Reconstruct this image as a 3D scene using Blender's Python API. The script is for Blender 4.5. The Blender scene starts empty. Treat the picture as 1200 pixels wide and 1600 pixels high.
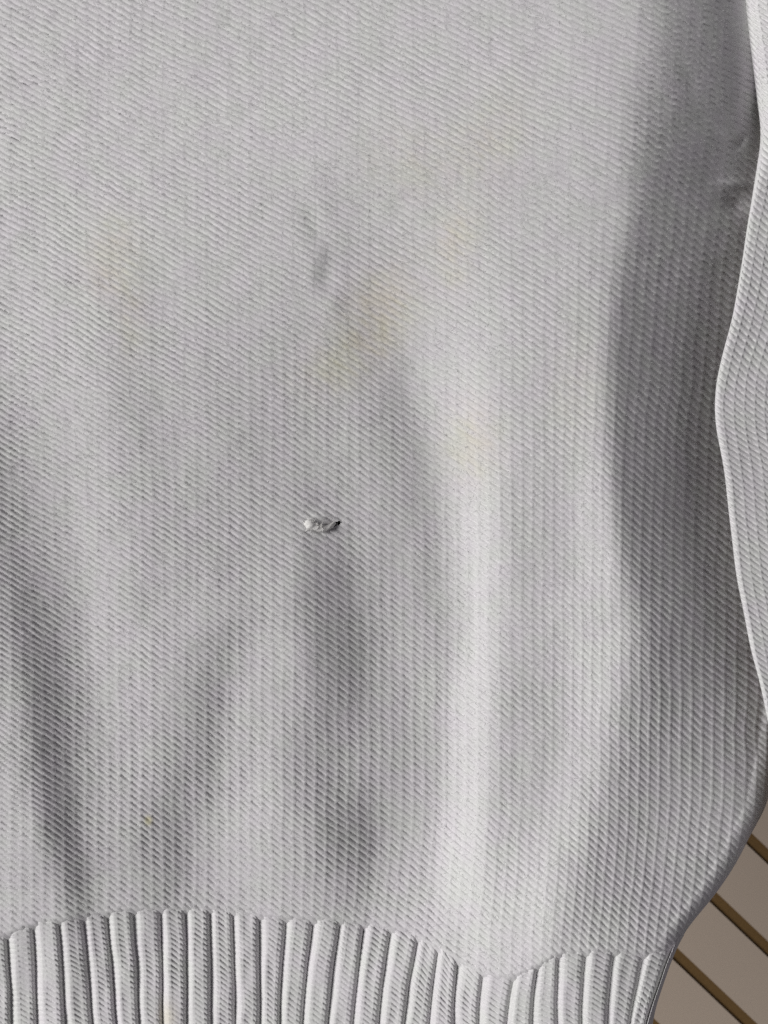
import bpy, math
import numpy as np

# ------------------------------------------------------------------ camera, light, exposure
scene = bpy.context.scene
col = scene.collection
F = 1400.0                 # focal length in photo pixels (photo 1200 x 1600)
S = 1.0 / 3600.0           # metres per photo pixel at the cloth's distance
CAM_H = 1.10               # height of the camera
cam_d = bpy.data.cameras.new('camera')
cam_d.sensor_fit = 'HORIZONTAL'
cam_d.sensor_width = 36.0
cam_d.lens = 36.0 * F / 1200.0
cam_d.clip_start = 0.01
cam_d.clip_end = 50.0
cam_d.dof.use_dof = True
cam_d.dof.focus_distance = F * S * 1.02
cam_d.dof.aperture_fstop = 26.0
cam = bpy.data.objects.new('camera', cam_d)
cam.location = (0, -F * S, CAM_H)
cam.rotation_euler = (math.radians(90), 0, 0)
col.objects.link(cam)
scene.camera = cam

world = bpy.data.worlds.new('World')
scene.world = world
world.use_nodes = True
bg = world.node_tree.nodes['Background']
bg.inputs['Color'].default_value = (0.88, 0.84, 1.0, 1)
bg.inputs['Strength'].default_value = 0.065

def lamp(name, loc, target, size, watts, colour):
    d = bpy.data.lights.new(name, 'AREA')
    d.shape = 'RECTANGLE'; d.size = size[0]; d.size_y = size[1]
    d.energy = watts; d.color = colour
    o = bpy.data.objects.new(name, d)
    from mathutils import Vector
    v = Vector(target) - Vector(loc)
    o.location = loc
    o.rotation_euler = v.to_track_quat('-Z', 'Y').to_euler()
    col.objects.link(o)
    return o
# shop window / lamp to the left of the photographer, a bit above the garment
lamp('window_light', (-2.80, -2.20, 1.50), (0, 0, 1.1), (1.5, 1.8), 152.0, (1.0, 0.988, 0.975))

# weak fill lamp, added low on the right to lighten the cloth's rim
lamp('rim_fill', (2.1, -1.5, 0.35), (0.1, 0, 0.95), (1.6, 1.2), 4.0, (1.0, 0.94, 0.94))

scene.view_settings.view_transform = 'Standard'
scene.view_settings.look = 'None'
scene.view_settings.exposure = 0.0
scene.view_settings.gamma = 1.0
scene.render.engine = 'CYCLES'
scene.cycles.use_denoising = False
scene.cycles.max_bounces = 6
scene.cycles.sample_clamp_indirect = 1.5
scene.cycles.sample_clamp_direct = 2.5
scene.cycles.diffuse_bounces = 4

rng = np.random.default_rng(7)

# ------------------------------------------------------------------ helpers
def P(px, py, z):
    """photo pixel + height towards the camera (in pixels) -> world point"""
    d = F - z
    return np.stack([(px - 600.0) / F * d * S, (d - F) * S, CAM_H + (800.0 - py) / F * d * S], -1)

def grid_mesh(name, pts, material, parent=None, attrs=None, flip=False, closed_u=False, hole=None):
    """pts: (rows, cols, 3) sheet of quads as one mesh object"""
    nr, nc = pts.shape[:2]
    idx = np.arange(nr * nc).reshape(nr, nc)
    a, b, c, d = idx[:-1, :-1], idx[:-1, 1:], idx[1:, 1:], idx[1:, :-1]
    q = np.stack([a, d, c, b] if not flip else [a, b, c, d], -1).reshape(-1, 4)
    if hole is not None:
        q = q[~hole.reshape(-1)[q].all(axis=1)]
    if closed_u:
        a, b, c, d = idx[:-1, -1], idx[:-1, 0], idx[1:, 0], idx[1:, -1]
        q = np.concatenate([q, np.stack([a, d, c, b] if not flip else [a, b, c, d], -1)])
    me = bpy.data.meshes.new(name)
    me.vertices.add(nr * nc)
    me.vertices.foreach_set('co', pts.reshape(-1).astype(np.float32))
    n = len(q)
    me.loops.add(n * 4)
    me.loops.foreach_set('vertex_index', q.reshape(-1).astype(np.int32))
    me.polygons.add(n)
    me.polygons.foreach_set('loop_start', np.arange(0, n * 4, 4, dtype=np.int32))
    me.polygons.foreach_set('loop_total', np.full(n, 4, dtype=np.int32))
    me.polygons.foreach_set('use_smooth', np.ones(n, dtype=bool))
    me.update(calc_edges=True)
    if attrs:
        for k, v in attrs.items():
            at = me.attributes.new(k, 'FLOAT', 'POINT')
            at.data.foreach_set('value', v.reshape(-1).astype(np.float32))
    me.materials.append(material)
    o = bpy.data.objects.new(name, me)
    col.objects.link(o)
    if parent is not None:
        o.parent = parent
    return o

def box(name, corners8, material, parent=None):
    me = bpy.data.meshes.new(name)
    f = [(0, 1, 2, 3), (7, 6, 5, 4), (0, 4, 5, 1), (1, 5, 6, 2), (2, 6, 7, 3), (3, 7, 4, 0)]
    me.from_pydata([tuple(c) for c in corners8], [], f)
    me.materials.append(material)
    o = bpy.data.objects.new(name, me)
    col.objects.link(o)
    if parent is not None:
        o.parent = parent
    return o

def empty(name, loc, label, cat):
    o = bpy.data.objects.new(name, None)
    o.location = loc
    o.empty_display_size = 0.05
    o['label'] = label; o['category'] = cat
    col.objects.link(o)
    return o

def keep_world(o):
    o.matrix_parent_inverse = o.parent.matrix_basis.inverted()

def sstep(x, a, b):
    t = np.clip((x - a) / (b - a), 0, 1)
    return t * t * (3 - 2 * t)

def noise2(x, y, seed):
    """smooth value noise, arrays in, about -1..1 out"""
    r = np.random.default_rng(seed).uniform(-1, 1, (256, 256))
    xi = np.floor(x).astype(int); yi = np.floor(y).astype(int)
    fx = x - xi; fy = y - yi
    fx = fx * fx * (3 - 2 * fx); fy = fy * fy * (3 - 2 * fy)
    g = lambda i, j: r[j & 255, i & 255]
    return ((g(xi, yi) * (1 - fx) + g(xi + 1, yi) * fx) * (1 - fy)
            + (g(xi, yi + 1) * (1 - fx) + g(xi + 1, yi + 1) * fx) * fy)

def rand2(i, j, seed):
    r = np.random.default_rng(seed).uniform(-1, 1, (512, 512))
    return r[j & 511, i & 511]

# ------------------------------------------------------------------ materials
def knit_material():
    m = bpy.data.materials.new('grey_cotton_knit')
    m.use_nodes = True
    nt = m.node_tree; N = nt.nodes; Lk = nt.links
    b = N['Principled BSDF']
    b.inputs['Roughness'].default_value = 0.92
    b.inputs['Specular IOR Level'].default_value = 0.0
    b.inputs['Sheen Weight'].default_value = 0.0
    b.inputs['Sheen Roughness'].default_value = 0.6
    tc = N.new('ShaderNodeTexCoord')
    # faint mottling of the washed yarn: slightly lilac / slightly greenish
    n1 = N.new('ShaderNodeTexNoise'); n1.inputs['Scale'].default_value = 75.0
    n1.inputs['Detail'].default_value = 2.0
    Lk.new(tc.outputs['Object'], n1.inputs['Vector'])
    r1 = N.new('ShaderNodeValToRGB')
    r1.color_ramp.elements[0].position = 0.32; r1.color_ramp.elements[0].color = (0.664, 0.642, 0.662, 1)
    r1.color_ramp.elements[1].position = 0.68; r1.color_ramp.elements[1].color = (0.652, 0.658, 0.640, 1)
    Lk.new(n1.outputs['Fac'], r1.inputs['Fac'])
    # fibre speckle
    n2 = N.new('ShaderNodeTexNoise'); n2.inputs['Scale'].default_value = 1500.0
    n2.inputs['Detail'].default_value = 4.0
    Lk.new(tc.outputs['Object'], n2.inputs['Vector'])
    mr = N.new('ShaderNodeMapRange')
    mr.inputs['From Min'].default_value = 0.25; mr.inputs['From Max'].default_value = 0.75
    mr.inputs['To Min'].default_value = 0.88; mr.inputs['To Max'].default_value = 1.10
    Lk.new(n2.outputs['Fac'], mr.inputs['Value'])
    mul = N.new('ShaderNodeMix'); mul.data_type = 'RGBA'; mul.blend_type = 'MULTIPLY'
    mul.inputs['Factor'].default_value = 1.0
    Lk.new(r1.outputs['Color'], mul.inputs['A']); Lk.new(mr.outputs['Result'], mul.inputs['B'])
    # yellowish stains (attribute painted in the mesh builder)
    at = N.new('ShaderNodeAttribute'); at.attribute_name = 'stain'
    mx = N.new('ShaderNodeMix'); mx.data_type = 'RGBA'; mx.blend_type = 'MULTIPLY'
    mx.inputs['B'].default_value = (0.97, 0.935, 0.70, 1)
    Lk.new(at.outputs['Fac'], mx.inputs['Factor'])
    Lk.new(mul.outputs['Result'], mx.inputs['A'])
    Lk.new(mx.outputs['Result'], b.inputs['Base Color'])
    bp = N.new('ShaderNodeBump'); bp.inputs['Strength'].default_value = 0.2
    bp.inputs['Distance'].default_value = 0.0004
    Lk.new(n2.outputs['Fac'], bp.inputs['Height'])
    Lk.new(bp.outputs['Normal'], b.inputs['Normal'])
    return m

def plain_material(name, c, rough, nscale, namp):
    m = bpy.data.materials.new(name)
    m.use_nodes = True
    nt = m.node_tree; N = nt.nodes; Lk = nt.links
    b = N['Principled BSDF']
    b.inputs['Roughness'].default_value = rough
    b.inputs['Specular IOR Level'].default_value = 0.3
    tc = N.new('ShaderNodeTexCoord')
    n = N.new('ShaderNodeTexNoise'); n.inputs['Scale'].default_value = nscale
    n.inputs['Detail'].default_value = 5.0
    Lk.new(tc.outputs['Object'], n.inputs['Vector'])
    r = N.new('ShaderNodeValToRGB')
    r.color_ramp.elements[0].position = 0.3
    r.color_ramp.elements[1].position = 0.7
    r.color_ramp.elements[0].color = tuple(v * (1 - namp) for v in c) + (1,)
    r.color_ramp.elements[1].color = tuple(v * (1 + namp) for v in c) + (1,)
    Lk.new(n.outputs['Fac'], r.inputs['Fac'])
    Lk.new(r.outputs['Color'], b.inputs['Base Color'])
    bp = N.new('ShaderNodeBump'); bp.inputs['Strength'].default_value = 0.15
    bp.inputs['Distance'].default_value = 0.0005
    Lk.new(n.outputs['Fac'], bp.inputs['Height'])
    Lk.new(bp.outputs['Normal'], b.inputs['Normal'])
    return m

KNIT = knit_material()
THREAD = plain_material('pale_yarn', (0.70, 0.69, 0.67), 0.9, 1800.0, 0.12)
BOARD = plain_material('beige_laminate', (0.425, 0.35, 0.282), 0.55, 900.0, 0.05)
CORE = plain_material('brown_fibreboard', (0.135, 0.078, 0.027), 0.85, 700.0, 0.15)

# ------------------------------------------------------------------ slatted wall panel behind
# grooves run diagonally (43.5 degrees) and are parallel to the picture; 105 px apart -> 75 mm boards
WALL_PITCH = 0.075
WALL_D = F * WALL_PITCH / 105.0                        # distance of the board faces from the camera
ang = math.radians(43.5)
ux, uz = math.cos(ang), -math.sin(ang)                 # along a groove: right and down
vx, vz = math.sin(ang), math.cos(ang)                  # across: right and up
ppm = F / WALL_D                                       # px per metre on the wall
wy = WALL_D - F * S
# a point on the upper edge of a groove in the photo
gx = (1040 + 500 / 6.156 - 600) / ppm
gz = CAM_H + (800 - (1340 + 345 / 6.156)) / ppm
v0 = gx * vx + gz * vz                                 # coordinate across the boards of that edge
GROOVE = WALL_PITCH * 0.172
wall = empty('slat_wall', (0.3, wy, CAM_H - 1.0),
             'beige slatted wall panel with dark brown diagonal grooves behind the sweater', 'wall panel')
uc = gx * ux + gz * uz
for k in range(-16, 20):
    lo = v0 + k * WALL_PITCH; hi = lo + WALL_PITCH - GROOVE
    half = 1.7
    pts = []
    ch = 0.0012
    c8 = []
    for yy in (wy, wy + 0.010):
        for (u_, v_) in ((uc - half, lo), (uc + half, lo), (uc + half, hi), (uc - half, hi)):
            c8.append((u_ * ux + v_ * vx, yy, u_ * uz + v_ * vz))
    s_ = box('slat', c8, BOARD, wall)
    s_.data.materials.append(CORE)
    for p_ in s_.data.polygons:                        # raw fibreboard along the cut edges
        if abs(p_.normal.y) < 0.5:
            p_.material_index = 1
    keep_world(s_)
lo = v0 - 16.3 * WALL_PITCH; hi = v0 + 20 * WALL_PITCH
c8 = []
for yy in (wy + 0.0042, wy + 0.022):
    for (u_, v_) in ((uc - 1.72, lo), (uc + 1.72, lo), (uc + 1.72, hi), (uc - 1.72, hi)):
        c8.append((u_ * ux + v_ * vx, yy, u_ * uz + v_ * vz))
bb = box('backing_board', c8, CORE, wall)
keep_world(bb)

# ------------------------------------------------------------------ how the cloth hangs
# sideways tilt of the cloth in degrees (+ faces left), every 20 px across and 50 px down, from its folds
GX = np.arange(-150, 1261, 20).astype(float)
GY = np.arange(-100, 1651, 50).astype(float)
SLOPE = [
 [5,5,5,5,5,5,5,5,2,-6,0,7,-11,-4,1,4,1,-7,-10,-6,1,7,-3,1,6,-7,2,2,-3,4,-3,3,5,-2,1,0,-4,-1,-5,1,-7,-9,0,2,-4,4,-4,4,7,-4,-2,-2,-4,-5,-2,1,1,-3,-13,-22,-31,-32,-41,-41,-41,-42,-42,-42,-42,-42,-42],
 [2,2,2,2,2,2,2,2,0,-5,-2,3,-10,-5,-1,0,-1,-7,-9,-6,-1,2,-2,0,3,-7,2,0,-4,3,-3,1,3,-2,0,1,-2,-1,-3,0,-5,-7,0,1,-2,3,-3,5,6,-1,0,-1,-3,-5,-1,2,1,-2,-12,-21,-29,-30,-38,-38,-41,-42,-42,-42,-42,-42,-42],
 [-1,-1,-1,-1,-1,-1,-1,-1,-2,-3,-2,-3,-7,-5,-4,-3,-2,-5,-8,-7,-4,-3,-2,-2,-1,-7,-2,-4,-5,0,-3,-2,0,-2,-1,1,-1,-2,-1,0,-3,-4,2,1,0,3,-2,6,3,0,2,0,-1,-2,-1,1,0,-1,-10,-18,-25,-28,-33,-35,-39,-41,-41,-41,-41,-41,-41],
 [-5,-5,-5,-5,-5,-5,-5,-5,-6,-3,-5,-8,-5,-6,-6,-7,-4,-3,-6,-7,-6,-8,-2,-4,-6,-6,-4,-7,-4,-5,-2,-5,-3,-1,-3,0,-1,-4,-1,0,-1,-1,1,-1,2,0,-2,5,0,2,3,1,0,0,0,0,-3,-2,-9,-15,-22,-27,-28,-32,-38,-43,-43,-43,-43,-43,-43],
 [-1,-1,-1,-1,-1,-1,-1,-1,-1,-4,-2,-3,-3,-4,-5,-5,-3,-2,-5,-5,-5,-3,-4,-5,-5,-3,-8,-6,-3,-6,-3,-4,-3,-3,-1,-4,-5,-6,-5,-1,-4,-3,0,-2,0,1,-2,1,-1,-2,-1,-1,0,1,-3,-5,-7,-7,-13,-17,-24,-29,-28,-34,-38,-46,-46,-46,-46,-46,-46],
 [-2,-2,-2,-2,-2,-2,-2,-2,-2,-3,-3,-1,-4,-3,-3,-3,-4,-3,-2,0,0,-1,-2,-4,-3,-2,-3,1,0,-4,-1,-2,-2,-2,-2,-3,-2,-4,-4,-1,-5,-3,-3,-3,-2,-2,-4,-1,0,-1,-1,-3,-2,-5,-2,-6,-10,-16,-21,-23,-28,-34,-34,-37,-41,-51,-52,-52,-52,-52,-52],
 [1,1,1,1,1,1,1,1,1,-1,-1,-1,-2,-2,-2,-2,-4,-3,-2,2,3,1,-1,-3,-4,4,2,5,2,0,2,0,0,-1,0,-2,-1,-2,0,1,-1,0,-1,-3,-1,-2,-2,1,1,-2,-2,-2,-2,-4,-5,-7,-11,-19,-26,-31,-32,-36,-40,-41,-45,-51,-52,-52,-52,-52,-52],
 [0,0,0,0,0,0,0,0,0,-2,-1,-3,-4,-1,-3,-2,1,-1,0,-2,-4,1,-1,-2,-4,2,3,5,2,1,2,4,3,-2,0,1,4,4,3,6,4,1,5,3,2,0,2,6,3,2,0,-3,-1,-2,-1,-2,-8,-17,-26,-33,-34,-38,-40,-42,-43,-45,-46,-46,-46,-46,-46],
 [-3,-3,-3,-3,-3,-3,-3,-3,-2,-2,-4,-4,-5,-3,-5,-3,1,-3,-3,-3,-3,-4,-4,-4,-2,-4,-1,0,-2,-4,1,2,-4,-6,-5,-2,1,6,1,5,5,2,8,2,5,4,4,5,5,3,4,1,1,0,2,0,-3,-17,-25,-29,-31,-33,-37,-41,-36,-38,-38,-38,-38,-38,-38],
 [-8,-8,-8,-8,-8,-8,-8,-8,-7,-6,-7,-6,-6,-7,-6,-5,-3,-4,-3,-6,-6,-8,-4,-6,-7,-5,-6,-6,-5,-5,-5,-1,-5,-23,-9,-6,-4,-1,-1,0,0,-2,3,7,7,3,4,0,2,2,0,-1,1,0,2,-4,-6,-18,-25,-25,-28,-32,-36,-39,-35,-37,-37,-37,-37,-37,-37],
 [-3,-3,-3,-3,-3,-3,-3,-3,-2,-2,-6,-4,-3,-7,-5,-2,-4,-3,-6,-8,-6,-7,-4,-5,-6,-5,-5,-6,-4,-7,-6,-7,-6,-15,-19,-8,-8,-7,-6,-6,-4,-3,1,2,1,0,-1,-2,-2,-2,-4,-2,-2,-4,-6,-10,-18,-28,-28,-29,-31,-34,-36,-38,-34,-36,-36,-36,-36,-36,-36],
 [-2,-2,-2,-2,-2,-2,-2,-2,-2,-3,-1,-2,-2,-4,-1,-3,-7,-4,-6,-9,-9,-4,-3,-4,-6,-5,-4,-4,-2,-8,-7,-8,-1,-13,-14,-9,-10,-6,-6,0,0,2,4,3,1,0,2,4,-1,-1,-1,-5,-2,-7,-9,-13,-28,-33,-34,-34,-36,-38,-37,-39,-37,-37,-37,-37,-37,-37,-37],
 [-6,-6,-6,-6,-6,-6,-6,-6,-5,-5,-3,-5,0,-3,-4,-5,-9,-8,-8,-8,-6,-5,-5,-3,-4,-6,-8,-8,-7,-6,-8,-9,-5,-5,-8,-10,-11,-7,-4,2,2,6,7,4,3,4,2,4,-1,-2,-2,-6,-3,-8,-5,-17,-33,-35,-36,-39,-40,-41,-41,-41,-40,-40,-40,-40,-40,-40,-40],
 [-8,-8,-8,-8,-8,-8,-8,-8,-6,-5,-4,-6,0,-4,-4,-8,-9,-12,-10,-8,-7,-8,-8,-8,-8,-9,-13,-14,-11,-10,-10,-9,-8,-8,-7,-10,-12,-9,-9,-6,3,7,12,8,10,10,6,2,-1,0,0,-2,-1,-5,0,-15,-33,-35,-38,-41,-41,-42,-43,-42,-42,-42,-42,-42,-42,-42,-42],
 [-10,-10,-10,-10,-10,-10,-10,-10,-8,-5,-3,-6,-2,-3,-4,-6,-11,-13,-12,-11,-7,-8,-11,-10,-11,-11,-16,-14,-15,-11,-12,-10,-13,-14,-13,-12,-13,-16,-13,-15,-2,6,7,11,12,9,5,-1,-4,-2,-3,-3,1,-4,0,-18,-34,-35,-37,-40,-41,-43,-44,-44,-44,-44,-44,-44,-44,-44,-44],
 [-9,-9,-9,-9,-9,-9,-9,-9,-8,-5,-4,-4,-2,-2,-1,-3,-5,-9,-9,-10,-7,-4,-7,-6,-8,-9,-14,-12,-12,-10,-8,-9,-10,-14,-12,-10,-13,-13,-17,-16,-9,-1,7,15,16,14,8,1,-4,-3,-2,-1,-1,-1,0,-18,-34,-35,-37,-41,-42,-44,-44,-44,-44,-44,-44,-44,-44,-44,-44],
 [-14,-14,-14,-14,-14,-14,-14,-14,-13,-12,-9,-6,-3,-4,0,0,-6,-5,-7,-10,-8,-8,-7,-7,-8,-8,-7,-7,-9,-7,-10,-8,-7,-8,-9,-6,-10,-12,-16,-16,-17,-5,4,16,21,19,12,8,-1,-2,-2,0,2,0,0,-16,-35,-34,-38,-42,-44,-45,-45,-44,-44,-44,-44,-44,-44,-44,-44],
 [-18,-18,-18,-18,-18,-18,-18,-18,-17,-16,-12,-9,-7,-7,-4,-3,-3,-8,-8,-9,-9,-9,-6,-11,-9,-10,-7,-8,-8,-10,-9,-11,-10,-10,-9,-7,-7,-7,-13,-11,-15,-10,3,17,23,24,15,6,0,1,-2,-1,2,8,7,-6,-33,-34,-39,-40,-44,-46,-45,-44,-44,-44,-44,-44,-44,-44,-44],
 [-19,-19,-19,-19,-19,-19,-19,-19,-18,-14,-13,-13,-12,-11,-4,-1,-7,-4,-10,-11,-10,-14,-14,-16,-14,-16,-8,-11,-9,-14,-15,-18,-21,-13,-16,-11,-7,-10,-9,-11,-13,-13,-1,12,25,26,19,7,0,1,-5,-5,2,13,12,6,-29,-36,-39,-39,-44,-45,-44,-43,-43,-43,-43,-43,-43,-43,-43],
 [-18,-18,-18,-18,-18,-18,-18,-18,-17,-17,-14,-11,-12,-9,-4,-2,-2,-5,-7,-11,-11,-11,-11,-13,-14,-14,-10,-10,-9,-15,-14,-18,-21,-21,-21,-16,-10,-13,-10,-11,-9,-14,-4,9,22,27,16,7,-3,-2,-5,-3,-1,13,13,12,-20,-31,-36,-36,-40,-43,-43,-42,-42,-42,-42,-42,-42,-42,-42],
 [-14,-14,-14,-14,-14,-14,-14,-14,-15,-18,-17,-14,-13,-9,-4,0,1,-2,-6,-10,-10,-9,-9,-7,-12,-10,-9,-8,-6,-10,-10,-20,-23,-22,-24,-21,-16,-15,-10,-10,-11,-15,-6,7,18,28,18,11,-4,-3,-3,-1,-1,9,11,14,-9,-26,-33,-35,-37,-40,-42,-40,-39,-40,-40,-40,-40,-40,-40],
 [-14,-14,-14,-14,-14,-14,-14,-14,-16,-21,-21,-17,-16,-13,-8,-2,0,-4,-4,-6,-7,-4,-5,-5,-6,-8,-7,-7,-4,-9,-7,-17,-21,-24,-24,-24,-17,-14,-12,-10,-10,-11,-9,4,13,29,13,9,2,-2,2,1,7,7,10,9,-3,-16,-28,-32,-35,-39,-41,-41,-41,-42,-42,-42,-42,-42,-42],
 [-13,-13,-13,-13,-13,-13,-13,-13,-15,-20,-22,-24,-17,-15,-11,-4,-5,-5,-4,-2,-5,-7,-10,-12,-13,-15,-10,-7,-1,-5,-3,-12,-22,-23,-27,-27,-23,-17,-13,-6,-8,-8,-12,5,15,28,15,5,-3,-2,-2,-3,7,11,14,12,6,-11,-24,-33,-33,-36,-40,-40,-39,-42,-43,-43,-43,-43,-43],
 [-7,-7,-7,-7,-7,-7,-7,-7,-10,-15,-22,-22,-23,-16,-11,-5,-9,-3,-4,-4,-5,-8,-11,-14,-15,-16,-7,-6,-3,-7,-4,-12,-20,-21,-24,-25,-22,-18,-12,-10,-8,-4,-7,9,22,26,12,2,-1,-5,-3,-5,8,10,8,8,0,-12,-21,-29,-32,-33,-34,-38,-36,-39,-41,-41,-41,-41,-41],
 [-5,-5,-5,-5,-5,-5,-5,-5,-8,-11,-21,-21,-25,-16,-14,-9,-7,-4,-3,-1,-4,-7,-10,-15,-18,-12,-2,-1,0,-1,-7,-9,-16,-17,-19,-22,-19,-16,-12,-13,-8,-5,-1,18,25,27,12,-2,-4,-6,-4,-6,7,6,7,4,-7,-13,-19,-28,-30,-29,-30,-32,-30,-35,-37,-38,-38,-38,-38],
 [-2,-2,-2,-2,-2,-2,-2,-2,-5,-11,-21,-22,-23,-16,-14,-12,-9,-6,-6,-3,-8,-10,-13,-15,-15,-8,0,-1,-1,-2,-11,-14,-15,-18,-15,-16,-15,-12,-13,-12,-7,-4,3,22,28,27,12,-2,-5,-3,-2,0,7,7,5,-4,-11,-15,-19,-24,-27,-28,-28,-28,-27,-32,-36,-37,-37,-37,-37],
 [-4,-4,-4,-4,-4,-4,-4,-4,-7,-12,-18,-26,-22,-22,-13,-12,-10,-10,-7,-7,-12,-15,-16,-17,-17,-7,-2,-2,2,-3,-15,-16,-16,-19,-13,-15,-15,-13,-14,-12,-7,-7,4,23,26,25,8,-4,-7,-1,-1,2,12,5,5,-10,-14,-15,-19,-24,-21,-23,-24,-25,-23,-28,-32,-33,-33,-33,-33],
 [-1,-1,-1,-1,-1,-1,-1,-1,-4,-10,-12,-25,-25,-25,-16,-17,-13,-13,-12,-14,-15,-21,-18,-14,-13,-7,-6,-3,0,-8,-12,-17,-20,-22,-22,-22,-27,-22,-17,-13,-7,-6,8,18,29,23,3,-4,-5,-3,0,3,7,3,-3,-12,-17,-18,-19,-19,-20,-18,-21,-23,-22,-26,-30,-31,-31,-31,-31],
 [4,4,4,4,4,4,4,4,1,-5,-5,-20,-25,-26,-16,-13,-10,-10,-12,-18,-19,-24,-16,-7,-7,-2,-2,-1,1,-6,-9,-12,-18,-22,-29,-28,-32,-25,-16,-13,-7,-5,14,23,27,23,-1,-1,-2,-1,4,3,9,-2,-14,-14,-20,-19,-19,-17,-16,-14,-17,-18,-18,-21,-24,-24,-24,-24,-24],
 [8,8,8,8,8,8,8,8,5,1,-1,-6,-17,-22,-20,-11,-5,-7,-9,-17,-18,-23,-15,-4,-2,0,-1,0,2,1,0,-3,-10,-15,-24,-21,-26,-15,-7,-7,0,2,19,29,25,22,5,8,5,9,12,3,-2,-9,-19,-15,-18,-18,-19,-16,-15,-16,-18,-20,-20,-22,-23,-23,-23,-23,-23],
 [5,5,5,5,5,5,5,5,3,-1,-2,2,-3,-18,-20,-8,-2,-4,-5,-9,-12,-15,-6,-2,-2,2,1,3,5,5,1,2,-2,-5,-10,-10,-12,-2,0,3,5,10,22,28,29,27,16,16,16,17,18,4,-2,-6,-13,-12,-16,-14,-18,-16,-17,-18,-20,-21,-21,-22,-22,-22,-22,-22,-22],
 [1,1,1,1,1,1,1,1,0,-3,-2,6,4,-12,-17,-6,-1,-3,-3,-4,-6,-9,-2,-2,-2,1,0,2,5,5,2,5,2,1,0,-1,-3,5,5,8,9,13,20,20,27,26,21,20,19,18,18,5,-1,-1,-6,-8,-11,-11,-16,-16,-18,-20,-20,-21,-21,-21,-21,-21,-21,-21,-21],
 [-2,-2,-2,-2,-2,-2,-2,-2,-3,-6,-3,5,7,-8,-13,-6,-1,-3,-2,-1,-2,-5,1,-2,-4,0,-1,1,3,3,0,3,2,3,4,2,1,6,5,9,7,11,15,11,23,23,19,16,17,14,14,4,1,2,-2,-5,-9,-9,-15,-16,-19,-20,-20,-20,-20,-20,-20,-20,-20,-20,-20],
 [-2,-2,-2,-2,-2,-2,-2,-2,-3,-6,-3,4,7,-6,-10,-5,-1,-3,-2,-1,-2,-4,0,-2,-4,-1,-2,0,2,1,-1,2,1,3,4,3,2,6,5,8,6,8,11,7,17,18,15,13,13,10,10,3,1,1,-1,-4,-8,-9,-14,-16,-19,-20,-20,-20,-20,-20,-20,-20,-20,-20,-20],
 [-2,-2,-2,-2,-2,-2,-2,-2,-3,-6,-3,3,6,-5,-9,-5,-1,-3,-2,-1,-2,-4,0,-2,-4,-2,-2,-1,1,1,-2,2,1,2,4,3,2,6,4,7,5,7,10,6,15,16,13,11,12,8,9,2,0,1,-2,-4,-8,-9,-14,-16,-19,-20,-20,-20,-20,-20,-20,-20,-20,-20,-20],
 [-2,-2,-2,-2,-2,-2,-2,-2,-3,-6,-3,3,6,-5,-9,-5,-1,-3,-2,-1,-2,-4,0,-2,-4,-2,-2,-1,1,1,-2,2,1,2,4,3,2,6,4,7,5,7,10,6,15,16,13,11,12,8,9,2,0,1,-2,-4,-8,-9,-14,-16,-19,-20,-20,-20,-20,-20,-20,-20,-20,-20,-20],
]
# end of slope table
SLOPE = np.array(SLOPE, float)

def resample(src, tab, dst):
    """Catmull-Rom along the first axis of tab"""
    h = src[1] - src[0]
    t = np.clip((dst - src[0]) / h, 0, len(src) - 1.001)
    i = np.floor(t).astype(int); f = (t - i)[:, None]
    g = lambda k: tab[np.clip(i + k, 0, len(src) - 1)]
    p0, p1, p2, p3 = g(-1), g(0), g(1), g(2)
    return p1 + 0.5 * f * (p2 - p0 + f * (2 * p0 - 5 * p1 + 4 * p2 - p3 + f * (3 * (p1 - p2) + p3 - p0)))

HX = np.arange(-150, 1261, 10).astype(float)
HY = np.arange(-100, 1651, 10).astype(float)
slope = resample(GY, SLOPE, HY)
slope = resample(GX, slope.T.copy(), HX).T
pf = np.tan(np.radians(slope))
pf = pf[:, :-1] * 0.5 + pf[:, 1:] * 0.5                # dz/dx between the columns
# least squares: dz/dx = p, dz/dy small
LAM = 0.05
nx, ny = len(HX), len(HY)
Dx = (np.eye(nx, k=1) - np.eye(nx))[:-1] / 10.0
Dy = (np.eye(ny, k=1) - np.eye(ny))[:-1] / 10.0
ex, Vx = np.linalg.eigh(Dx.T @ Dx)
ey, Vy = np.linalg.eigh(Dy.T @ Dy)
rhs = pf @ Dx
den = ex[None, :] + LAM * ey[:, None]
den[den < 1e-12] = 1e12
HZ = Vy @ ((Vy.T @ rhs @ Vx) / den) @ Vx.T
HZ -= HZ[:, 15:90].mean()

def height(px, py):
    tx = np.clip((px - HX[0]) / 10.0, 0, nx - 1.001); ty = np.clip((py - HY[0]) / 10.0, 0, ny - 1.001)
    i = np.floor(tx).astype(int); j = np.floor(ty).astype(int)
    fx = tx - i; fy = ty - j
    # quadratic-smooth bilinear is enough at this spacing
    return ((HZ[j, i] * (1 - fx) + HZ[j, i + 1] * fx) * (1 - fy)
            + (HZ[j + 1, i] * (1 - fx) + HZ[j + 1, i + 1] * fx) * fy)

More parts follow.
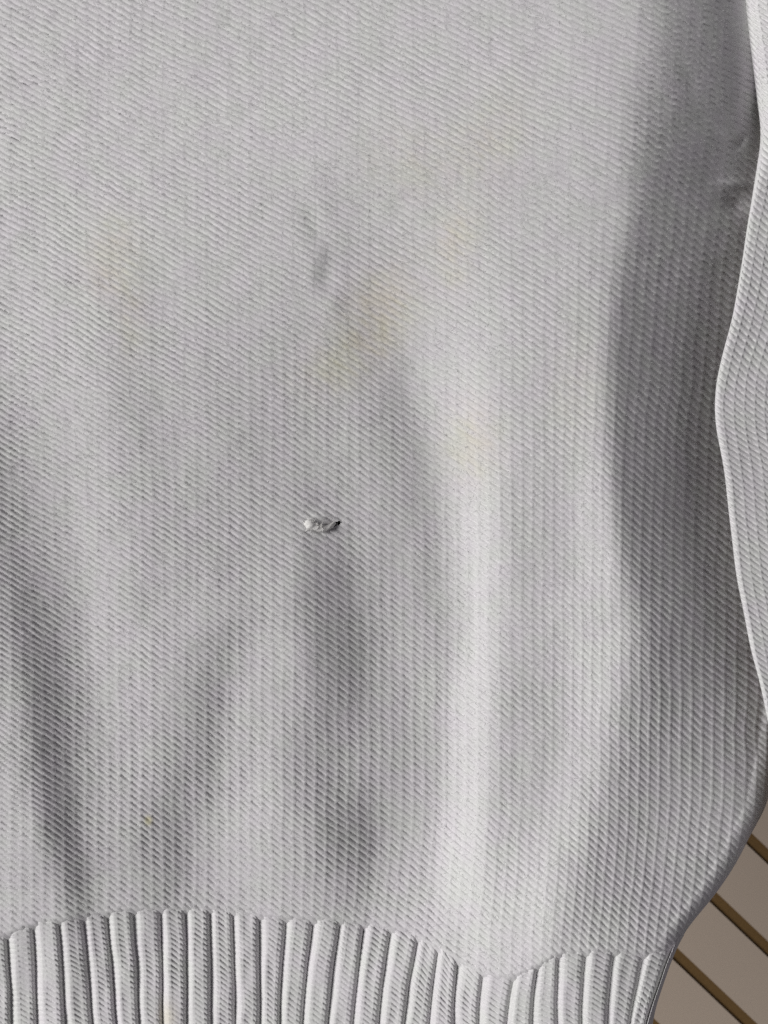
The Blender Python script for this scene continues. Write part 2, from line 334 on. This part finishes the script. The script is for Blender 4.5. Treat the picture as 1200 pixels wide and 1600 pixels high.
# outlines read off the garment
EDGE_Y = [-150, 900, 1100, 1180, 1260, 1300, 1350, 1395, 1445, 1467, 1500, 1550, 1600, 1700]
EDGE_X = [1235, 1235, 1228, 1215, 1198, 1175, 1150, 1120, 1078, 1063, 1050, 1031, 1018, 1006]
def smooth_interp(y, ys, xs, w=18.0):
    acc = 0
    for k in (-1, -0.5, 0, 0.5, 1):
        acc = acc + np.interp(y + k * w, ys, xs)
    return acc / 5.0
def edge_x(y):
    return smooth_interp(y, EDGE_Y, EDGE_X)
HEM_X = [-400, 0, 20, 53, 131, 209, 330, 400, 500, 572, 640, 690, 720, 757, 790, 806, 841, 875, 960, 1010, 1055, 1300]
HEM_Y = [1462, 1460, 1452, 1438, 1428, 1416, 1416, 1426, 1432, 1438, 1452, 1478, 1498, 1515, 1523, 1521, 1505, 1484, 1481, 1486, 1476, 1470]
def hem_y(x):
    return smooth_interp(x, HEM_X, HEM_Y, 12.0)

def stitches(a, b, px, py, wale, course, seed, slant, border, apart):
    """knit relief in px: one slanted oval loop per wale and course"""
    s = a / wale + 0.10 * noise2(a / 60.0, b / 45.0, seed + 1)
    t = b / course + 0.16 * noise2(a / 40.0, b / 40.0, seed + 2)
    i = np.floor(s).astype(int); fs = s - i
    tau = t - slant * (fs - 0.5) + 0.07 * noise2(i * 7.31, t * 0.35, seed + 3)
    j = np.floor(tau).astype(int); ft = tau - j
    r1 = rand2(i, j, seed + 4); r2 = rand2(i, j, seed + 5)
    c = 0.5 + 0.10 * r2
    d = np.where(ft < c, ft / c, (1 - ft) / (1 - c))   # 0 at the slit, 1 on the crest
    crest = np.sin(np.clip(d, 0, 1) * math.pi * 0.5)
    slit = np.exp(-(d / 0.29) ** 2)                    # narrow gap between neighbouring loops
    W = sstep(fs, -0.02, 0.15) * (1 - sstep(fs, 0.50, 1.06))   # starts deep, runs out towards the right
    W = 1 - apart * (1 - W)                            # how far the loops of neighbouring wales stand apart
    deep = np.clip(1.02 + 0.32 * r1 + 0.20 * noise2(i * 0.31, j * 0.23, seed + 6), 0.3, 1.6)
    fe = np.minimum(fs, 1 - fs)
    h = W * (0.20 * crest * (1 + 0.6 * r2) - 1.10 * deep * slit) + (1 - W) * 0.14
    h = h + border * np.exp(-(fe / 0.085) ** 2)
    return h

SLEEVE_Y = [-150, 0, 100, 212, 297, 362, 400, 500, 537, 587, 612, 662, 700, 737, 787, 862, 900, 956, 1012, 1069, 1125, 1300, 1700]
SLEEVE_X = [1160, 1163, 1176, 1190, 1177, 1166, 1161, 1144, 1133, 1121, 1117, 1117, 1125, 1132, 1137, 1146, 1150, 1162, 1172, 1188, 1199, 1240, 1300]

sweater = empty('sweater', (0, 0.0, CAM_H - 0.24),
                'light grey chunky cotton knit sweater with ribbed hem, faint yellow stains and a pulled thread', 'sweater')

# ------------------------------------------------------------------ body of the sweater
WALE, COURSE = 17.0, 10.7
def steps(*parts):                                     # (start, end, count) pieces of one sampling line
    return np.concatenate([np.linspace(p[0], p[1], p[2], endpoint=False) for p in parts] + [[parts[-1][1]]])
a1 = steps((-330, -20, 56), (-20, 1245, 596), (1245, 1400, 34))
b1 = steps((0.0, 310 / 1810.0, 92), (310 / 1810.0, 1.0, 1095))
A, T = np.meshgrid(a1, b1)
R_SIDE = 34.0
# rows run from above the frame down to the hem line under each wale
A_END = 1235 - R_SIDE
def body_px(a, y):
    shift = edge_x(y) - 1235
    w = np.clip((a - 560) / (A_END - 560), 0, 1.2) ** 1.6
    lean = -14.0 * sstep(y, 1250, 1520) * np.exp(-((a - 680) / 170.0) ** 2)
    lean = lean + sstep(a, 800, 1080) * np.interp(y, [-150, 0, 200, 450, 700, 900, 1150, 1300], [52, 48, 36, 6, -16, -22, -22, -18])
    return a + 0.24 * shift * w + lean
def wale_at_edge(y):
    e = edge_x(y) - R_SIDE
    a = e.copy()
    for _ in range(6):
        a = a + (e - body_px(a, y))
    return a
hem_at = hem_y(np.clip(np.minimum(body_px(A, np.full_like(A, 1470.0)), edge_x(np.full_like(A, 1470.0))), -400, 1056))
Y0 = -330.0
PYv = Y0 + T * (hem_at + 18 - Y0)
AE = wale_at_edge(PYv)
X0 = body_px(np.minimum(A, AE), PYv)
over = np.clip(A - AE, 0, None)                    # cloth going round the side
th = np.clip(over / R_SIDE, 0, 2.6)
rest = np.clip(over - 2.6 * R_SIDE, 0, None)
PX = X0 + R_SIDE * np.sin(th) + rest * math.cos(2.6)
Z = height(X0 + 0.35 * R_SIDE * np.sin(np.minimum(th, 1.57)), PYv) - R_SIDE * 1.3 * (1 - np.cos(th)) - rest * 0.5
# lower edge tucks in behind the top of the rib
tuck = np.clip((PYv - (hem_at + 1)) / 17.0, 0, 1)
Z = Z - 15.0 * tuck ** 2
Z = Z + 1.5 * sstep(PYv, hem_at - 60, hem_at - 8) * (1 - tuck)
# courses: material coordinate down the cloth, gathered near the hem
Bm = PYv + 6.0 * noise2(A / 220.0, PYv / 260.0, 31)
Bm = Bm + (A - 600) * (0.13 - 0.18 * sstep(PYv, 0, 1500))
slant = np.ones_like(A)
apart = 0.45 + 0.50 * sstep(A * 0.6 + PYv, 600, 1600) + 0.15 * noise2(A / 150.0, PYv / 150.0, 34)
border = -0.10 + 0.24 * sstep(A, 850, 1050) * sstep(PYv, 900, 1150) + 0.20 * sstep(A * 0.6 + PYv, 700, 1700) + 0.10 * noise2(A / 130.0, PYv / 200.0, 33)
relief = stitches(A, Bm, PX, PYv, WALE, COURSE, 40, slant, border, np.clip(apart, 0, 1))
flat = 1 - 0.25 * sstep(PYv, 200, -100)
AMP = 1.9
Zr = Z + AMP * flat * (1 + 0.5 * sstep(X0, 950, 1040) * (1 - sstep(PYv, 1000, 1250))) * relief * (1 - 0.6 * tuck)
# small irregularities of the cloth
Zr += 1.6 * noise2(A / 70.0, PYv / 90.0, 51) + 0.5 * noise2(A / 26.0, PYv / 30.0, 52)
# the snag: cloth drawn in round the hole, a slight gather below
def gauss(x0, y0, sx, sy, rot=0.0):
    c, s_ = math.cos(rot), math.sin(rot)
    u = (PX - x0) * c + (PYv - y0) * s_
    v = -(PX - x0) * s_ + (PYv - y0) * c
    return np.exp(-(u / sx) ** 2 - (v / sy) ** 2)
Zr -= 5.0 * gauss(517, 823, 13, 7.0, -0.3)
Zr += 3.0 * gauss(500, 808, 18, 7, 0.1)
# pinched end of the armhole seam
Zr -= 7.0 * gauss(1157, 222, 6, 10, 0.6)
Zr += 4.0 * gauss(1140, 212, 20, 6, 0.55)
Zr += 6.0 * gauss(1146, 288, 22, 7, 0.12) - 9.0 * gauss(1150, 318, 20, 16, 0.1)
# puckered dimple above the stains
Zr -= 5.5 * gauss(493, 352, 21, 40, -0.3) + 4.8 * gauss(508, 432, 19, 34, 0.3)
Zr += 1.6 * gauss(535, 375, 26, 48, -0.2)
stain = (0.55 * gauss(592, 490, 48, 85, 0.6) + 0.36 * gauss(520, 572, 56, 36, -0.4) + 0.48 * gauss(712, 385, 30, 62, 0.15)
         + 0.36 * gauss(175, 400, 38, 56, 0.2) + 0.28 * gauss(205, 500, 22, 56, 0.0) + 0.38 * gauss(738, 690, 40, 62, 0.0)
         + 0.25 * gauss(770, 220, 50, 80, 0.2) + 0.16 * gauss(900, 600, 40, 90, 0) + 0.2 * gauss(640, 250, 70, 60))
stain = 1.25 * stain * (0.85 + 0.35 * noise2(A / 60.0, PYv / 50.0, 61)) * (0.85 + 0.5 * noise2(A / 15.0, (PYv - 0.6 * A) / 9.0, 62)) + 1.6 * gauss(232, 1282, 5.5, 6.5)
stain = np.clip(stain, 0, 1)
hole = gauss(523, 819, 13.0, 4.6, -0.25) > 0.42
front = grid_mesh('front_panel', P(PX, PYv, Zr), KNIT, sweater, {'stain': stain}, hole=hole)
keep_world(front)

# back of the sweater: plain sheet hanging behind, joined to the wrapped side
tb = np.linspace(0, 1, 60); sb = np.linspace(0, 1, 40)
SB, TB = np.meshgrid(sb, tb)
yb = -330 + TB * (1680 + 330)
xr = edge_x(np.minimum(yb, 1640)) - 70
xb = -330 + SB * (xr + 330)
zb = height(xb, yb) - 50 - 40 * SB ** 4 + 8 * noise2(xb / 120, yb / 260, 71)
bk = grid_mesh('back_panel', P(xb, yb, zb), KNIT, sweater, flip=True)
keep_world(bk)

# ------------------------------------------------------------------ ribbed hem: every rib a raised cord of its own
GR = [(x, 1462, x + 14) for x in (-308, -268, -228, -188, -148, -108, -68)] + [(-28, 1462, -18),
      (12, 1455, 20), (53, 1437, 60), (92, 1432, 104), (131, 1430, 146), (168, 1420, 183), (209, 1417, 219),
      (252, 1415, 256), (291, 1413, 293), (329, 1417, 331), (365, 1423, 369), (406, 1426, 407), (450, 1430, 438),
      (493, 1432, 474), (534, 1436, 514), (572, 1440, 554), (613, 1448, 594), (657, 1455, 633), (687, 1477, 673),
      (717, 1497, 711), (757, 1520, 750), (806, 1522, 794), (841, 1512, 833), (875, 1484, 872), (918, 1482, 910),
      (963, 1481, 950), (1010, 1488, 985), (1050, 1484, 1010)]
HEM_END = 1668.0
def groove_x(g, y):
    x0, y0, x1 = g
    f = (y - y0) / (1600.0 - y0)
    return x0 + (x1 - x0) * f + 3.0 * np.sin(np.clip(f, 0, 1.4) * math.pi) * (0.4 if x0 < 420 else -0.5)
def band_z(x, y):
    return height(x, y)
yb1 = np.linspace(0, 1, 50)
bx = np.linspace(-140, 1, 2)
SBk, TBk = np.meshgrid(np.linspace(0, 1, 260), yb1)
yy = 1395 + TBk * (HEM_END - 6 - 1395)
xx = -330 + SBk * (edge_x(yy) - 24 + 330)
hem = grid_mesh('hem_band', P(xx, yy, band_z(xx, yy) - 18.0 - 24 * sstep(xx, edge_x(yy) - 60, edge_x(yy) - 24)), KNIT, sweater)
keep_world(hem)
for k in range(len(GR)):
    g0 = GR[k]
    last = k == len(GR) - 1
    nu, nv = 34, 210
    su = np.linspace(-1, 1, nu); tv = np.linspace(0, 1, nv)
    SU, TV = np.meshgrid(su, tv)
    ya = 1390.0
    if not last:
        g1 = GR[k + 1]
    # top of the rib sits on the hem line under the body
    xm = 0.5 * (g0[0] + (GR[k + 1][0] if not last else 1066))
    top = hem_y(np.array([xm]))[0]
    slopey = (hem_y(np.array([xm + 15]))[0] - hem_y(np.array([xm - 15]))[0]) / 30.0
    yv = (top - 14 + slopey * SU * 18) * (1 - TV) + HEM_END * TV
    xl = groove_x(g0, yv)
    xr_ = groove_x(g1, yv) if not last else edge_x(yv) + 0
    w = (xr_ - xl)
    px_ = xl + w * (0.5 + 0.5 * SU * 1.10)
    q01 = SU * 0.5 + 0.5                               # each rib climbs to its right edge and shades the next one
    prof = sstep(q01, -0.10, 0.26) * (0.86 + 0.14 * sstep(q01, 0.1, 0.8)) * (1 - sstep(q01, 0.76, 1.07))
    if last:
        prof = sstep(q01, -0.06, 0.16)
    prof = prof + (1 - prof) * 0.4 * (1 - sstep(yv, top + slopey * SU * 18 + 2, top + slopey * SU * 18 + 12))
    depth = 14.0
    lift = 2.0 + 1.2 * math.sin(k * 2.3)
    endr = sstep(yv, top + slopey * SU * 18 - 12, top + slopey * SU * 18 + 9) * (1 - sstep(TV, 0.985, 1.0))
    am = (SU * 0.5 + 0.5) * 39.0 + k * 39.0
    rel = stitches(am, yv - slopey * SU * 18 * (1 - TV), px_, yv, 13.0, 8.4, 80 + k, 1.0 + 0 * SU, 0.10 + 0 * SU, 0.8)
    zz = band_z(px_, yv) - 14.8 + (depth + lift) * prof * (0.30 + 0.70 * endr) + 2.5 * rel * np.clip(prof, 0, 1) * (0.7 + 0.3 * noise2(SU * 2 + k, yv / 30.0, 95))
    zz += -0.12 * (px_ - 0.5 * (xl + xr_)) + 1.0 * noise2(SU * 1.5 + 3 * k, yv / 40.0, 90)
    px_ = px_ + 1.0 * noise2(SU * 0 + k * 3.7, yv / 35.0, 91)
    if last:                                            # the outermost rib rolls round the side
        zz = zz - 34.0 * np.clip(q01, 0, 1) ** 2.0
    stn = np.clip(0.5 * np.exp(-((px_ - 262) / 14) ** 2 - ((yv - 1590) / 26) ** 2), 0, 1)
    rb = grid_mesh('rib', P(px_, yv, zz), KNIT, hem, {'stain': stn})


# ------------------------------------------------------------------ sleeve hanging beside the body
a2 = steps((-150, -40, 24), (-40, 130, 150), (130, 330, 60)); b2 = steps((-330, -20, 80), (-20, 1170, 880), (1170, 1900, 130))
A2, B2 = np.meshgrid(a2, b2)
sx = smooth_interp(B2, SLEEVE_Y, SLEEVE_X, 22.0)
R2 = 40.0 - 32.0 * sstep(B2, 100, 330)
th2 = np.clip((R2 * 1.2 - A2) / R2, 0, 2.7)            # 0 on the front, grows round the left edge
rest2 = np.clip((R2 * 1.2 - A2) - 2.7 * R2, 0, None)
PX2 = np.where(A2 > R2 * 1.2, sx + R2 + (A2 - R2 * 1.2), sx + R2 - R2 * np.sin(th2) + rest2 * 0.9)
zs = np.interp(B2, [-150, 300, 500, 700, 900, 1100, 1300, 1700], [-70, -70, -50, -45, -50, -60, -70, -80])
zs = zs + (height(np.full_like(B2, 1165.0), B2) + 26 - zs) * (1 - sstep(B2, 120, 320))
ZS = zs - R2 * 0.9 * (1 - np.cos(th2)) - 0.15 * np.clip(A2 - R2 * 1.2, 0, None)
rel2 = stitches(A2 + 0.10 * (B2 - 600) * 0.2, B2, PX2, B2, 16.0, 10.2, 140, 1.0 + 0 * A2, 0.06 + 0 * A2, 0.9)
t3 = np.clip((A2 - 200) / 50.0, 0, 2.6)                # far side of the sleeve rolls back again
PX2 = np.where(A2 > 200, PX2 - (A2 - 200) + 50.0 * np.sin(t3), PX2)
ZS = ZS - 50.0 * (1 - np.cos(t3))
ZS = ZS + 2.5 * rel2 + 2.0 * noise2(A2 / 60, B2 / 90, 150)
sl = grid_mesh('sleeve', P(PX2, B2, ZS), KNIT, sweater)
keep_world(sl)

# ------------------------------------------------------------------ the pulled thread
def tube(name, pts, rad, material, parent, seg=10):
    pts = np.array(pts, float); n = len(pts)
    fine = np.linspace(0, n - 1, n * 6)
    c = resample(np.arange(n).astype(float), pts, fine)
    r = np.interp(fine, np.arange(n), rad)
    tan = np.gradient(c, axis=0); tan /= np.linalg.norm(tan, axis=1)[:, None] + 1e-12
    up = np.array([0.0, 0.3, 0.95])
    n1 = np.cross(tan, up); n1 /= np.linalg.norm(n1, axis=1)[:, None] + 1e-12
    n2 = np.cross(tan, n1)
    ph = np.linspace(0, 2 * math.pi, seg, endpoint=False)
    rr = r[:, None] * (1 + 0.08 * np.sin(ph[None] * 3 + np.arange(len(fine))[:, None] * 0.8))
    ring = c[:, None] + (np.cos(ph)[None, :, None] * n1[:, None] + np.sin(ph)[None, :, None] * n2[:, None]) * rr[..., None] * S
    o = grid_mesh(name, ring, material, parent, closed_u=True)
    o.matrix_parent_inverse = sweater.matrix_basis.inverted()
    return o
hz = float(height(np.array([505.0]), np.array([820.0]))[0])
def at(x, y, z):
    return P(float(x), float(y), float(hz + z))
th_pts = [at(523, 817, -8), at(515, 823, 1), at(507, 826, 4), at(499, 826, 6), at(491, 823, 7), at(485, 820, 8), at(481, 817, 7), at(480, 815, 5)]
pt = tube('pulled_thread', th_pts, [2.6, 3.8, 4.6, 5.2, 6.4, 8.2, 7.2, 1.5], THREAD, sweater, seg=14)
pt['label'] = 'pale pulled yarn end sticking out of a small snag'
for k in range(26):                                    # loose fibres at its frayed end
    x0, y0 = 486 + rng.uniform(-5, 18), 821 + rng.uniform(-5, 5)
    dx, dy = rng.uniform(-12, 8), rng.uniform(-10, 10)
    fb = tube('fibre', [at(x0, y0, 8), at(x0 + dx * .5, y0 + dy * .4, 13), at(x0 + dx, y0 + dy, 9)], [0.5, 0.45, 0.2], THREAD, pt, seg=4)
    fb.matrix_parent_inverse.identity()

# ------------------------------------------------------------------ cotton fuzz: short loose hairs lying on the knit
def fuzz(name, base, n, seed, parent, length=(3.0, 9.0), width=0.42):
    g = np.random.default_rng(seed)
    nr, nc = base.shape[:2]
    i = g.integers(2, nr - 3, n); j = g.integers(2, nc - 3, n)
    p = base[i, j]
    e1 = base[i, j + 2] - p; e1 /= np.linalg.norm(e1, axis=1)[:, None] + 1e-12
    e2 = base[i + 2, j] - p; e2 = e2 - (e2 * e1).sum(1)[:, None] * e1
    e2 /= np.linalg.norm(e2, axis=1)[:, None] + 1e-12
    nn = np.cross(e2, e1)
    nn *= np.sign((nn * (np.array([0, -F * S, CAM_H]) - p)).sum(1))[:, None]
    ang_ = g.uniform(0, 2 * math.pi, n); L_ = g.uniform(*length, n) * S
    bend = g.uniform(-1.4, 1.4, n); lift_ = g.uniform(0.5, 2.6, n) * S
    pts = []
    pos = p + nn * 0.2 * S
    seg_n = 3
    for k in range(seg_n + 1):
        f = k / seg_n
        a_ = ang_ + bend * f
        d_ = np.cos(a_)[:, None] * e1 + np.sin(a_)[:, None] * e2
        c_ = pos + nn * (lift_ * math.sin(math.pi * min(f * 0.75 + 0.05, 1)))[:, None]
        side = np.cross(d_, nn) * (width * S * 0.5 * (1 - 0.7 * f))
        pts.append(np.stack([c_ - side, c_ + side], 1))
        pos = pos + d_ * (L_ / seg_n)[:, None]
    v = np.stack(pts, 1).reshape(-1, 3)                # n, seg+1, 2
    q0 = np.arange(n)[:, None] * (seg_n + 1) * 2 + np.arange(seg_n)[None] * 2
    q = np.stack([q0, q0 + 1, q0 + 3, q0 + 2], -1).reshape(-1, 4)
    me = bpy.data.meshes.new(name)
    me.from_pydata(v.tolist(), [], q.tolist())
    me.materials.append(KNIT)
    o = bpy.data.objects.new(name, me)
    o['kind'] = 'stuff'
    col.objects.link(o); o.parent = parent
    keep_world(o)
    return o
fuzz('cotton_fuzz', P(PX, PYv, Zr), 42000, 301, sweater)
fuzz('sleeve_fuzz', P(PX2, B2, ZS), 5000, 302, sweater)
